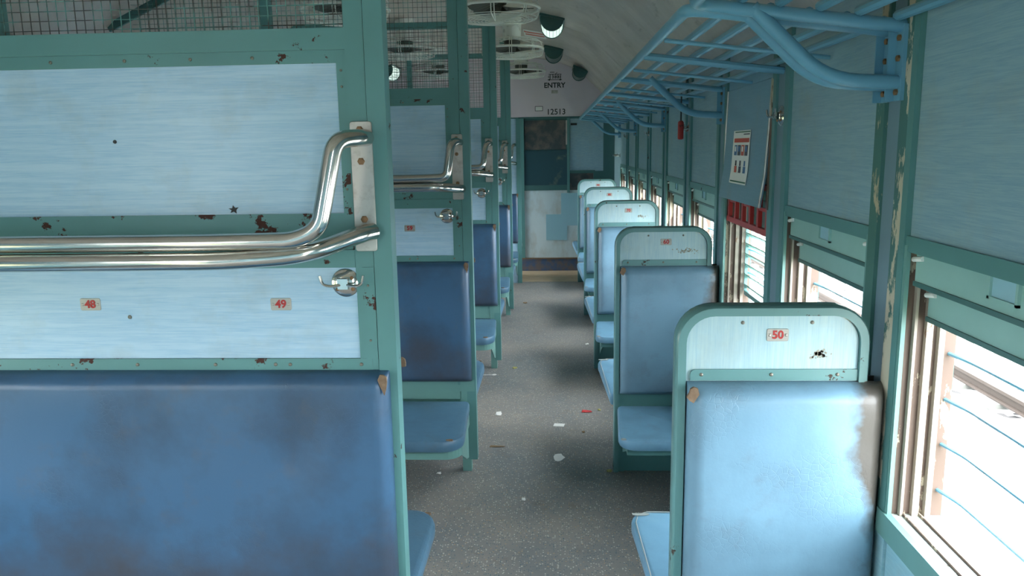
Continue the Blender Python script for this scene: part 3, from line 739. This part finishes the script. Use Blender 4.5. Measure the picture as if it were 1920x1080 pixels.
def build_right(y, label):
    t = thing('single_seat', label, 'seat', (.5, y+.025, 0), 'single seats along the right wall')
    obj('frame', arch_ring(y-.006, y+.05, .022), m_frame, t)
    # head panel with rounded top
    r = .064; x0, x1, z1 = RX0+.023, RX1-.023, 1.143
    ol = outline([(x0, .985, .001), (x1, .985, .001), (x1, z1, r), (x0, z1, r)], 8)
    obj('head_panel', slab(BM(), ol, [(0, 0), (0, .034)], lambda a, b, h: (a, y+.005+h, b), False), m_lam_v, t)
    st = obj('head_strip', slab(BM(), outline([(x0+.010, .992, .001), (x1, .992, .001), (x1, 1.018, .001), (x0+.010, 1.018, .012)], 4), [(0, 0), (0, .005)], lambda a, b, h: (a, y+.005-h, b), False), m_frame, t)
    for x_ in (x0+.035, (x0+x1)/2, x1-.045): screw(t, x_, y, 1.006, .0045)
    for x_ in (.430, .585): screw(t, x_, y+.005, 1.127, .0045)
    obj('backrest', vpad(.306, W-.006, .388, .990, y+.002, -1, .055, .035, 2, ((.35, .92, .016, .04, .007, .5), (.385, .91, .014, .035, .005, .5), (.70, .94, .018, .035, .007, -.7), (.45, .93, .03, .03, .004, .9))), m_vinyl_r, t)
    obj('backrest', vpad(.306, W-.006, .388, .990, y+.044, 1, .055, .035, 7), m_vinyl_r, t)
    obj('torn_corner', torn(BM(), (.311, y-.045, .975), .013, seed=6, sz=1.4, th=.008), m_torn, t)
    obj('torn_corner', torn(BM(), (.304, y+.092, 1.0), .011, seed=8, sz=1.3, th=.006), m_torn, t)
    obj('seat_rail', bbox(RX0+.022, W-.01, y+.004, y+.042, .30, .386), m_green, t)
    obj('leg', bbox(RX0+.022, RX0+.05, y+.005, y+.04, 0, .30), m_green, t)
    obj('under_panel', bbox(RX0+.05, W-.01, y+.015, y+.03, 0.0, .30), m_green, t)
    zf = lambda a, b: .352-.004*(abs(b-(y-.055))/.45)
    zb = lambda a, b: .345+.075*(abs(b-(y+.1))/.42)
    xr = W-.008
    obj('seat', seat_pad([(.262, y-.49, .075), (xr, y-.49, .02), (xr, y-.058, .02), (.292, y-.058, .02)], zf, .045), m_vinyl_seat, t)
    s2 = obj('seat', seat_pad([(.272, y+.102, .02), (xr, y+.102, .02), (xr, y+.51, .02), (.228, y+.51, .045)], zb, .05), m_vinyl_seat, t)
    # piping line around the far seat's edge and worn corner patches
    pts = [(.262, y+.11, zb(0, y+.11)-.004), (.236, y+.455, zb(0, y+.455)-.004), (.245, y+.490, zb(0, y+.49)-.004), (.275, y+.506, zb(0, y+.506)-.004), (xr-.02, y+.506, zb(0, y+.506)-.004)]
    obj('piping', tube(BM(), [(a+.009, b-.004, c+.003) for a, b, c in pts], .0018, 6), m_piping, t)
    obj('worn_corner', torn(BM(), (.262, y+.488, zb(0, y+.488)), .022, ax='Z', seed=2, sz=.45, th=.002), m_piping, t)
    obj('worn_corner', torn(BM(), (.283, y-.468, zf(0, y-.468)-.003), .013, ax='Z', seed=4, sz=.7, th=.004), m_piping, t)
    for s_2, d0, d1, zz in ((-1, .05, .46, .296), (1, .10, .48, .305)):
        ya, yb = sorted((y+s_2*d0, y+s_2*d1))
        obj('seat_frame', bbox(.30, xr, ya, yb, zz-.022, zz+.008), m_green, t)
        bm = BM(); x_ = .318; pf = [(y+s_2*.05, zz-.02), (y+s_2*.38, zz-.02), (y+s_2*.34, zz-.05), (y+s_2*.05, .12)]
        f = [bm.verts.new((x_, p, q)) for p, q in pf]; g = [bm.verts.new((x_+.005, p, q)) for p, q in pf]
        bm.faces.new(f); bm.faces.new(g[::-1])
        for k in range(4): bm.faces.new((f[k], f[(k+1)%4], g[(k+1)%4], g[k]))
        obj('bracket', bm, m_green, t)
    return t
nums = ['50', '60', '70', '80', '90']
pos = ['nearest', 'second', 'third', 'fourth', 'farthest']
R0 = build_right(YU[0], 'nearest single seat by the right windows, with number plate 50')
for i in range(1, NU): dup(R0, (.5, YU[i]+.025, 0), '%s single seat by the right windows, with number plate %s' % (pos[i], nums[i]))
m_smudge, nt_, b_, P_ = base('brown_grime_smudge', (.20, .17, .12), .8)
nt_.links.new(mix(nt_, noise(nt_, P_, 60, 5), (.20, .17, .12), (.42, .42, .36)), b_.inputs['Base Color'])
for i in range(NU):
    number_plate(nums[i], .509, YU[i]+.005, 1.098, 'seat plate reading %s on the %s single seat' % (nums[i], pos[i]))
# grime smudges on the head panels: ragged thin films of dirt
rs = []
for o in list(C.objects):
    if o.name.startswith('single_seat'): rs.append(o)
rs.sort(key=lambda o: o.location.y)
for i, t in enumerate(rs[:3]):
    bpy.context.view_layer.update(); bm = BM(); rnd = random.Random(20+i); y = YU[i]
    for k in range(46):
        dx = rnd.gauss(0, .016 if i else .010); dz = rnd.gauss(0, .005)
        torn(bm, (.602+dx*(1.3 if i else 1), y+.0052, 1.057+dz-(.0 if i else .004)), rnd.uniform(.0012, .0045), 6, th=.0006, seed=rnd.randint(0, 999))
    obj('grime', bm, m_smudge, t)

# ================================================================== LUGGAGE RACK, RIGHT
RZ = [(.300, 1.820), (.403, 1.818), (.482, 1.808), (.566, 1.797), (.647, 1.786), (.727, 1.774)]
def rz(x): return 1.832-.078*(x-.25)/.5 if x > .35 else 1.820
def build_rack(ya, yb, struts, cross, label, thin):
    t = thing('luggage_rack', label, 'luggage rack', (W, ya, 1.70), 'blue tube luggage racks')
    # front rail with rounded ends running back to the wall
    pts = smooth_path([(W-.004, ya, 1.765), (.30, ya, 1.822), (.30, yb, 1.822), (W-.004, yb, 1.765)], .05, 7)
    obj('front_rail', tube(BM(), pts, .0145, 12), m_rack, t)
    for x_, z_ in RZ[1:]: obj('slat_tube', tube(BM(), [(x_, ya+.004, z_+.012), (x_, yb-.004, z_+.012)], .0115, 10), m_rack, t)
    for c in cross: obj('cross_tube', tube(BM(), [(.30, c, 1.812), (W-.004, c, 1.757)], .012, 8), m_rack, t)
    for c in thin: obj('cross_rod', tube(BM(), [(.306, c, 1.806), (W-.004, c, 1.752)], .006, 8), m_rack, t)
    for c in struts:
        obj('strut', tube(BM(), smooth_path([(.425, c, 1.812), (.585, c, 1.660), (W-.006, c, 1.650)], .07, 6), .0150, 12), m_rack, t)
        pl = obj('mounting_plate', bbox(W-.016, W-.008, c-.02, c+.02, 1.612, 1.768), m_rack, t)
        obj('plate_flange', bbox(W-.034, W-.016, c+.012, c+.017, 1.612, 1.768), m_rack, pl)
        for z_ in (1.742, 1.70, 1.63): obj('bolt', lathe(BM(), (W-.016, c-.002, z_), [(.007, 0), (.007, .005), (.003, .007)], 6, 'X', -1), m_bolt, pl)
    return t
build_rack(-.10, 1.742, [1.742, -.02], [.86], 'near section of the blue tube luggage rack, over seat 50 side of camera', [.4, 1.3])
q = BAY/4
build_rack(1.806, 8.62, [1.806, 3.483, 5.233, 6.983, 8.60], [2.62, 3.483, 4.40, 5.233, 6.12, 6.983, 7.86], 'long far section of the blue tube luggage rack, running to the doorway', [2.2, 3.02, 3.93, 4.82, 5.68, 6.55, 7.4, 8.25])

# left luggage rack, mirrored (seen only from other positions)
# ================================================================== EMERGENCY WINDOW, POSTER
pa, pb = 2.73, 3.42
ep = thing('emergency_window_panel', 'hanging blue panel with steel edges over the red grille, carrying the poster', 'panel', (W-.02, (pa+pb)/2, 1.30))
bm = BM()
prof_p = [(W-.004, 1.745), (W-.009, 1.60), (W-.018, 1.42), (W-.034, 1.305)]
rows = []
for yv in (pa+.012, pb-.02):
    rows.append([(bm.verts.new((x_, yv, z_)), bm.verts.new((x_+.006, yv, z_))) for x_, z_ in prof_p])
for j in range(3):
    a, b, c, d = rows[0][j], rows[0][j+1], rows[1][j+1], rows[1][j]
    for k in (0, 1): f = bm.faces.new((a[k], b[k], c[k], d[k])); f.smooth = True
    bm.faces.new((a[0], b[0], b[1], a[1])); bm.faces.new((d[0], c[0], c[1], d[1]))
bm.faces.new((rows[0][0][0], rows[0][0][1], rows[1][0][1], rows[1][0][0])); bm.faces.new((rows[0][3][0], rows[0][3][1], rows[1][3][1], rows[1][3][0]))
obj('panel_sheet', bm, m_lam_wall2, ep)
obj('edge_strip', tube(BM(), [(x_-.001, pa+.012, z_) for x_, z_ in prof_p], .004, 6), m_steel, ep)
obj('edge_strip', tube(BM(), [(x_-.001, pb-.01, z_) for x_, z_ in prof_p[:2]]+[(W-.012, pb-.01, 1.44)], .004, 6), m_steel, ep)
def psurf(z):
    for (x0, z0), (x1, z1) in zip(prof_p[:-1], prof_p[1:]):
        if z1 <= z <= z0: return x0+(x1-x0)*(z0-z)/(z0-z1)
    return W-.01
# poster
po = thing('poster', 'white safety poster with red band and rows of small figures on the blue panel', 'poster', (W-.012, 3.10, 1.46))
def pquad(y0, y1, z0, z1, lift, mat, name):
    bm = BM(); n = 4; fr, bk = [], []
    for k in range(n+1):
        z_ = z0+(z1-z0)*k/n; x_ = psurf(z_)-lift
        fr.append([bm.verts.new((x_, yv, z_)) for yv in (y0, y1)]); bk.append([bm.verts.new((x_+.0008, yv, z_)) for yv in (y0, y1)])
    for k in range(n):
        bm.faces.new((fr[k][0], fr[k][1], fr[k+1][1], fr[k+1][0])); bm.faces.new((bk[k][0], bk[k+1][0], bk[k+1][1], bk[k][1]))
        for j in (0, 1): bm.faces.new((fr[k][j], fr[k+1][j], bk[k+1][j], bk[k][j]))
    bm.faces.new((fr[0][0], bk[0][0], bk[0][1], fr[0][1])); bm.faces.new((fr[n][0], fr[n][1], bk[n][1], bk[n][0]))
    return obj(name, bm, mat, po)
py0, py1, pz0, pz1 = 2.975, 3.245, 1.372, 1.578
pquad(py0, py1, pz0, pz1, .003, m_poster, 'sheet')
pquad(py0+.005, py1-.03, pz1-.008, pz1-.004, .0045, m_pgreen, 'green_band')
pquad(py0+.005, py1-.02, pz0+.006, pz0+.011, .0045, m_pgreen, 'green_band')
pquad(py0+.01, py1-.025, 1.532, 1.548, .0045, m_pred, 'red_band')
pquad(py0+.01, py0+.10, 1.561, 1.565, .0045, m_pdark, 'caption')
for k in range(4):
    a = py0+.02+k*.057
    pquad(a, a+.042, 1.482, 1.522, .0045, (m_pdark, m_pred, m_pdark, m_pblue)[k], 'figure')
    pquad(a+.01, a+.030, 1.497, 1.517, .0055, m_poster if k % 2 else m_pblue, 'figure_detail')
for k in range(3):
    a = py0+.035+k*.070
    pquad(a, a+.035, 1.415, 1.440, .0045, (m_pblue, m_pdark, m_pred)[k], 'figure'); pquad(a+.008, a+.028, 1.442, 1.462, .0045, (m_pblue, m_pdark, m_pdark)[k], 'figure')
# red grille behind and under the panel
gr = thing('emergency_grille', 'red painted emergency window grille under the poster panel', 'grille', (W+.02, (pa+pb)/2, 1.20))
obj('grille_rail', bbox(W+.004, W+.022, pa+.015, pb-.015, 1.200, 1.222), m_red, gr); obj('grille_rail', bbox(W+.004, W+.022, pa+.015, pb-.015, 1.36, 1.38), m_red, gr)
for k in range(6): yv = pa+.04+k*.118; obj('grille_bar', bbox(W+.003, W+.018, yv, yv+.024, 1.222, 1.36), m_red, gr)
for k in range(3): yv = pa+.064+k*.236; obj('grille_loop', bbox(W+.005, W+.014, yv, yv+.094, 1.285, 1.298), m_red, gr)
# louvred shutter hanging half down in that window
lv = thing('louvre_shutter', 'green louvred window shutter half lowered under the red grille', 'shutter', (W+.09, (pa+pb)/2, .70))
XL0, XL1 = W+.086, W+.099
obj('stile', bbox(XL0, XL1, pa+.025, pa+.35, .89, 1.30), m_green, lv); obj('stile', bbox(XL0, XL1, pb-.03, pb-.022, .89, 1.30), m_green, lv)
obj('top_rail', bbox(XL0, XL1, pa+.35, pb-.03, 1.165, 1.30), m_green, lv); obj('bottom_rail', bbox(XL0, XL1, pa+.35, pb-.03, .875, .893), m_green, lv)
for k in range(6):
    z_ = .915+k*.045
    obj('louvre', beam(BM(), (XL0+.006, pa+.35, z_), (XL0+.006, pb-.03, z_), .030, .003, Vector((.95, 0, 1))), m_shutter, lv)
obj('added_light_blocker', bbox(XL0, XL1, pa+.025, pb-.022, SILL+.002, .825), m_green, lv)  # unseen solid board, added to keep daylight off the second right seat
obj('edge_channel', bbox(W-.010, W+.003, pa-.012, pa+.008, 1.30, 1.74), m_brown, ep)
# red alarm handle on its chain
al = thing('alarm_handle', 'red alarm chain handle hanging from the rack by the right wall', 'handle', (.70, 4.34, 1.57))
obj('chain', tube(BM(), [(.70, 4.34, 1.80), (.70, 4.34, 1.655)], .004, 6), m_blacktxt, al)
obj('grip', lathe(BM(), (.70, 4.34, 1.555), [(.010, 0), (.016, .006), (.016, .092), (.010, .10)], 12), m_red, al)
obj('stem', tube(BM(), [(.70, 4.34, 1.605), (.752, 4.34, 1.615)], .005, 6), m_chrome, al)

# ================================================================== FANS
def build_fan(label):
    t = thing('caged_fan', label, 'fan', (0, 0, 0), 'ceiling fans in wire cages')
    zc = 2.26
    obj('mount', lathe(BM(), (0, 0, 2.325), [(.052, 0), (.068, .010), (.072, .11), (.075, .20)], 24), m_white, t)
    obj('motor', lathe(BM(), (0, 0, 2.275), [(.03, 0), (.06, .012), (.062, .045), (.045, .055)], 20), m_blade, t)
    obj('hub', lathe(BM(), (0, 0, 2.235), [(.012, 0), (.03, .008), (.03, .04)], 16), m_blade, t)
    for k in range(3):
        bm = BM(); a = 2*PI*k/3; u_ = Vector((math.cos(a), math.sin(a), 0)); v_ = Vector((-math.sin(a), math.cos(a), 0)); rows = []
        for j in range(6):
            R = .03+.175*j/5; wd = .02+.045*math.sin(PI*min(j/5*.75+.12, 1)); tw = .022*(1-j/8)
            rows.append([bm.verts.new(u_*R + v_*wd + Vector((0, 0, zc+tw))), bm.verts.new(u_*R - v_*wd + Vector((0, 0, zc-tw)))])
        rows2 = [[bm.verts.new(p.co+Vector((0, 0, .002))) for p in r] for r in rows]
        for j in range(5):
            bm.faces.new((rows[j][0], rows[j+1][0], rows[j+1][1], rows[j][1])); bm.faces.new((rows2[j][0], rows2[j][1], rows2[j+1][1], rows2[j+1][0]))
            for s in (0, 1): bm.faces.new((rows[j][s], rows[j+1][s], rows2[j+1][s], rows2[j][s]))
        bm.faces.new((rows[5][0], rows[5][1], rows2[5][1], rows2[5][0])); bm.faces.new((rows[0][0], rows[0][1], rows2[0][1], rows2[0][0]))
        obj('blade', bm, m_blade, t)
    obj('cage_rim', ring(BM(), (0, 0, 2.262), .236, .0085, 40, 8), m_wire, t)
    bm = BM()
    for R, z_ in ((.232, 2.305), (.20, 2.325), (.16, 2.335), (.12, 2.34)): ring(bm, (0, 0, z_), R, .0022, 32, 5)
    for R, z_ in ((.224, 2.212), (.200, 2.206), (.180, 2.207), (.160, 2.204), (.140, 2.202), (.12, 2.200), (.10, 2.199), (.08, 2.198), (.06, 2.197)): ring(bm, (0, 0, z_), R, .0021, 32, 5)
    for k in range(8):
        for da in (-.035, .035):
            a = 2*PI*k/8+da; c, s = math.cos(a), math.sin(a)
            tube(bm, smooth_path([(c*.07, s*.07, 2.342), (c*.21, s*.21, 2.325), (c*.238, s*.238, 2.262), (c*.225, s*.225, 2.208), (c*.04, s*.04, 2.196)], .02, 3), .0028, 5)
    cg = obj('cage_wires', bm, m_wire, t); cg['kind'] = 'stuff'
    obj('cage_badge', lathe(BM(), (0, 0, 2.190), [(.040, 0), (.042, .003), (.042, .008)], 20), m_wire, t)
    return t
f0 = build_fan('caged ceiling fan over the first bay, just above the view')
f0.location = (-.30, 2.608, 0)
fl_ = ['largest caged ceiling fan in view, left of the lit lamp', 'second caged ceiling fan with white mount, below the large one', 'farthest caged ceiling fan near the ENTRY bulkhead']
for i in range(3): dup(f0, (-.30, 4.358+BAY*i, 0), fl_[i])
fl2 = ['inner row caged fan behind the nearest wire screen', 'inner row caged fan behind the second wire screen', 'inner row caged fan behind the third wire screen', 'inner row caged fan behind the fourth wire screen']
for i in range(4): dup(f0, (-1.12, 2.608+BAY*i, .015), fl2[i])

# ================================================================== CEILING LAMPS
def build_lamp(x, y, zt, L, r, label, glass, tilt=0.0, dark=False):
    t = thing('ceiling_lamp', label, 'lamp', (x, y, zt), 'half drum ceiling lamps')
    def D(rr, y0, y1, z0=0):
        bm = BM(); n = 14; f, g = [], []
        for k in range(n+1):
            a = PI+PI*k/n; X_, Z_ = math.cos(a)*rr, math.sin(a)*rr*1.05-z0
            px, pz = x+X_*math.cos(tilt)-Z_*math.sin(tilt), zt+Z_*math.cos(tilt)+X_*math.sin(tilt)
            f.append(bm.verts.new((px, y0, pz))); g.append(bm.verts.new((px, y1, pz)))
        bm.faces.new(f); bm.faces.new(g[::-1])
        for k in range(n+1): q = bm.faces.new((f[k], f[(k+1)%(n+1)], g[(k+1)%(n+1)], g[k])); q.smooth = True
        return bm
    obj('end_cap', D(r, y, y+.02), m_cap, t); obj('end_cap', D(r, y+L-.02, y+L), m_cap, t)
    obj('lens', D(r*.93, y+.02, y+L-.02), glass, t)
    obj('base_strip', beam(BM(), (x, y-.004, zt+.012), (x, y+L+.004, zt+.012), r*2.15, .022, Vector((-math.sin(tilt), 0, math.cos(tilt)))), m_cap, t)
    if not dark:
        bm = BM()
        for k in range(1, 10):
            a = PI+PI*k/10; X_, Z_ = math.cos(a)*r*.94, math.sin(a)*r*.985
            px, pz = x+X_*math.cos(tilt)-Z_*math.sin(tilt), zt+Z_*math.cos(tilt)+X_*math.sin(tilt)
            tube(bm, [(px, y+.02, pz), (px, y+L-.02, pz)], .0016, 4)
        obj('ribs', bm, m_lampglass, t)
    return t
build_lamp(.005, 5.73, 2.425, .42, .085, 'lit white ribbed ceiling lamp with green cap right of the large fan', m_lit, -.22)
build_lamp(.02, 7.45, 2.418, .42, .085, 'unlit dark green ceiling lamp just beyond the lit one', m_cap, -.22, True)
build_lamp(.29, 8.08, 2.285, .40, .075, 'small green ceiling lamp with pale glass, right of the ENTRY sign', m_cap, -.4, True)
build_lamp(-1.70, 8.05, 2.335, .42, .085, 'lit ceiling lamp glimpsed through the second wire screen', m_lit, .42)
build_lamp(-1.42, 2.0, 2.425, .42, .085, 'unlit inner row lamp behind the nearest wire screen', m_cap, .22, True)
# red and white sticker on the ceiling
st = thing('ceiling_sticker', 'long white sticker with red writing on the ceiling beside the lit lamp', 'sticker', (-.14, 6.72, 2.462))
def cz(x):
    for (x0, z0), (x1, z1) in zip(half[:-1], half[1:]):
        if x1 <= x <= x0: return z0+(z1-z0)*(x0-x)/(x0-x1)
    return 2.5
def cquad(x0, x1, y0, y1, lift, mat, nm):
    bm = BM(); f = [bm.verts.new((a, b, cz(a)-lift)) for a, b in ((x0, y0), (x1, y0), (x1, y1), (x0, y1))]; g = [bm.verts.new(v.co+Vector((0, 0, .001))) for v in f]
    bm.faces.new(f); bm.faces.new(g[::-1])
    for k in range(4): bm.faces.new((f[k], f[(k+1)%4], g[(k+1)%4], g[k]))
    obj(nm, bm, mat, st)
cquad(-.235, -.045, 6.66, 7.03, .002, m_poster, 'sticker_sheet')
for k in range(2): cquad(-.222, -.060, 6.74+k*.13, 6.81+k*.13, .0032, m_pred2, 'red_line')
for k in (0, 1): cquad(-.230+.165*k, -.218+.165*k, 6.72, 6.80, .0034, m_pred2, 'red_mark')

# ================================================================== LITTER
def scrap(name, label, cat, x, y, pts, mat, th=.0015, curl=.004):
    bm = BM(); f = [bm.verts.new((x+a, y+b, th+curl*(k % 2))) for k, (a, b) in enumerate(pts)]; g = [bm.verts.new((v.co.x, v.co.y, v.co.z-th)) for v in f]
    bm.faces.new(f); bm.faces.new(g[::-1]); n = len(pts)
    for k in range(n): bm.faces.new((f[k], f[(k+1)%n], g[(k+1)%n], g[k]))
    o = obj(name, bm, mat, origin=(x, y, 0)); tag(o, label, cat); return o
def blob(r, ry, n=9, seed=0):
    rd = random.Random(seed); return [(math.cos(2*PI*k/n)*r*rd.uniform(.75, 1.1), math.sin(2*PI*k/n)*ry*rd.uniform(.75, 1.1)) for k in range(n)]
scrap('paper_scrap', 'white rectangular paper slip in the middle of the aisle', 'paper', .027, 4.109, [(-.032, -.018), (.026, -.026), (.034, .018), (-.024, .026)], m_paper, curl=0)
scrap('paper_scrap', 'grey-white oval scrap on the aisle floor, below the paper slip', 'paper', .023, 3.65, blob(.029, .052, 11, 2), m_steel and m_poster, curl=.001)
scrap('paper_scrap', 'crumpled pinkish paper scrap near the second left bench foot', 'paper', -.322, 4.291, blob(.022, .040, 7, 3), m_paper)
scrap('paper_scrap', 'tiny cream scrap in the near aisle', 'paper', -.135, 3.178, blob(.010, .018, 7, 4), m_paper)
scrap('paper_scrap', 'tiny white scrap under the second left bench', 'paper', -.551, 3.449, blob(.012, .012, 7, 5), m_paper)
scrap('candy_wrapper', 'small red wrapper by the right seats', 'wrapper', .191, 4.331, [(-.030, -.010), (-.012, -.020), (.014, -.012), (.032, -.018), (.026, .018), (-.024, .022)], m_foil)
scrap('leaf_scrap', 'greenish crumb of litter right of the red wrapper', 'litter', .265, 4.36, blob(.010, .016, 7, 6), m_yellow)
scrap('leaf_scrap', 'brown-green crumb on the aisle beyond the plastic spoon', 'litter', -.274, 5.242, blob(.022, .022, 8, 7), m_yellow)
scrap('leaf_scrap', 'small dark crumb far down the aisle near the third left bench', 'litter', -.278, 7.549, blob(.024, .03, 8, 8), m_brownscrap)
scrap('leaf_scrap', 'yellow crumb by the foot of the second right seat', 'litter', .262, 3.49, blob(.014, .018, 7, 12), m_yellow)
scrap('twig_scrap', 'pale brown flattened stick by the second left bench', 'litter', -.29, 3.79, [(-.045, -.006), (.03, -.010), (.036, .006), (-.04, .006)], m_brownscrap)
scrap('pink_scrap', 'tiny pink scrap beside the third right seat', 'litter', .262, 5.9, blob(.018, .026, 6, 13), m_paper)
scrap('brown_crumb', 'small brown crumb right of the oval scrap', 'litter', .16, 4.0, blob(.010, .012, 6, 14), m_brownscrap)
sp_ = thing('plastic_spoon', 'white plastic spoon on the floor behind the second left bench', 'spoon', (-.43, 5.07, 0))
obj('bowl', lathe(BM(), (-.405, 5.07, .0005), [(.014, 0), (.016, .003), (.010, .005)], 12), m_paper, sp_); obj('handle', bbox(-.50, -.415, 5.067, 5.073, .0005, .004), m_paper, sp_)

# ================================================================== OUTSIDE
g = obj('ground', bbox(-40, 60, -40, 80, -1.2, -1.12), m_gravel, origin=(0, 0, -1.12)); tag(g, kind='structure')
for nm_, xs in (('far', (4.5, 6.176)),):
    t = thing('railway_track', 'rusty railway track running parallel outside the right windows', 'track', (5.3, 5, -1.12))
    for x_ in xs:
        bm = bbox(x_-.035, x_+.035, -20, 60, -.975, -.94); box(bm, x_-.008, x_+.008, -20, 60, -1.05, -.975); box(bm, x_-.065, x_+.065, -20, 60, -1.065, -1.05)
        obj('rail', bm, m_rail, t)
    for k in range(60): obj('sleeper', bbox(4.0, 6.7, -8+k*.65, -7.76+k*.65, -1.13, -1.066), m_sleeper, t)
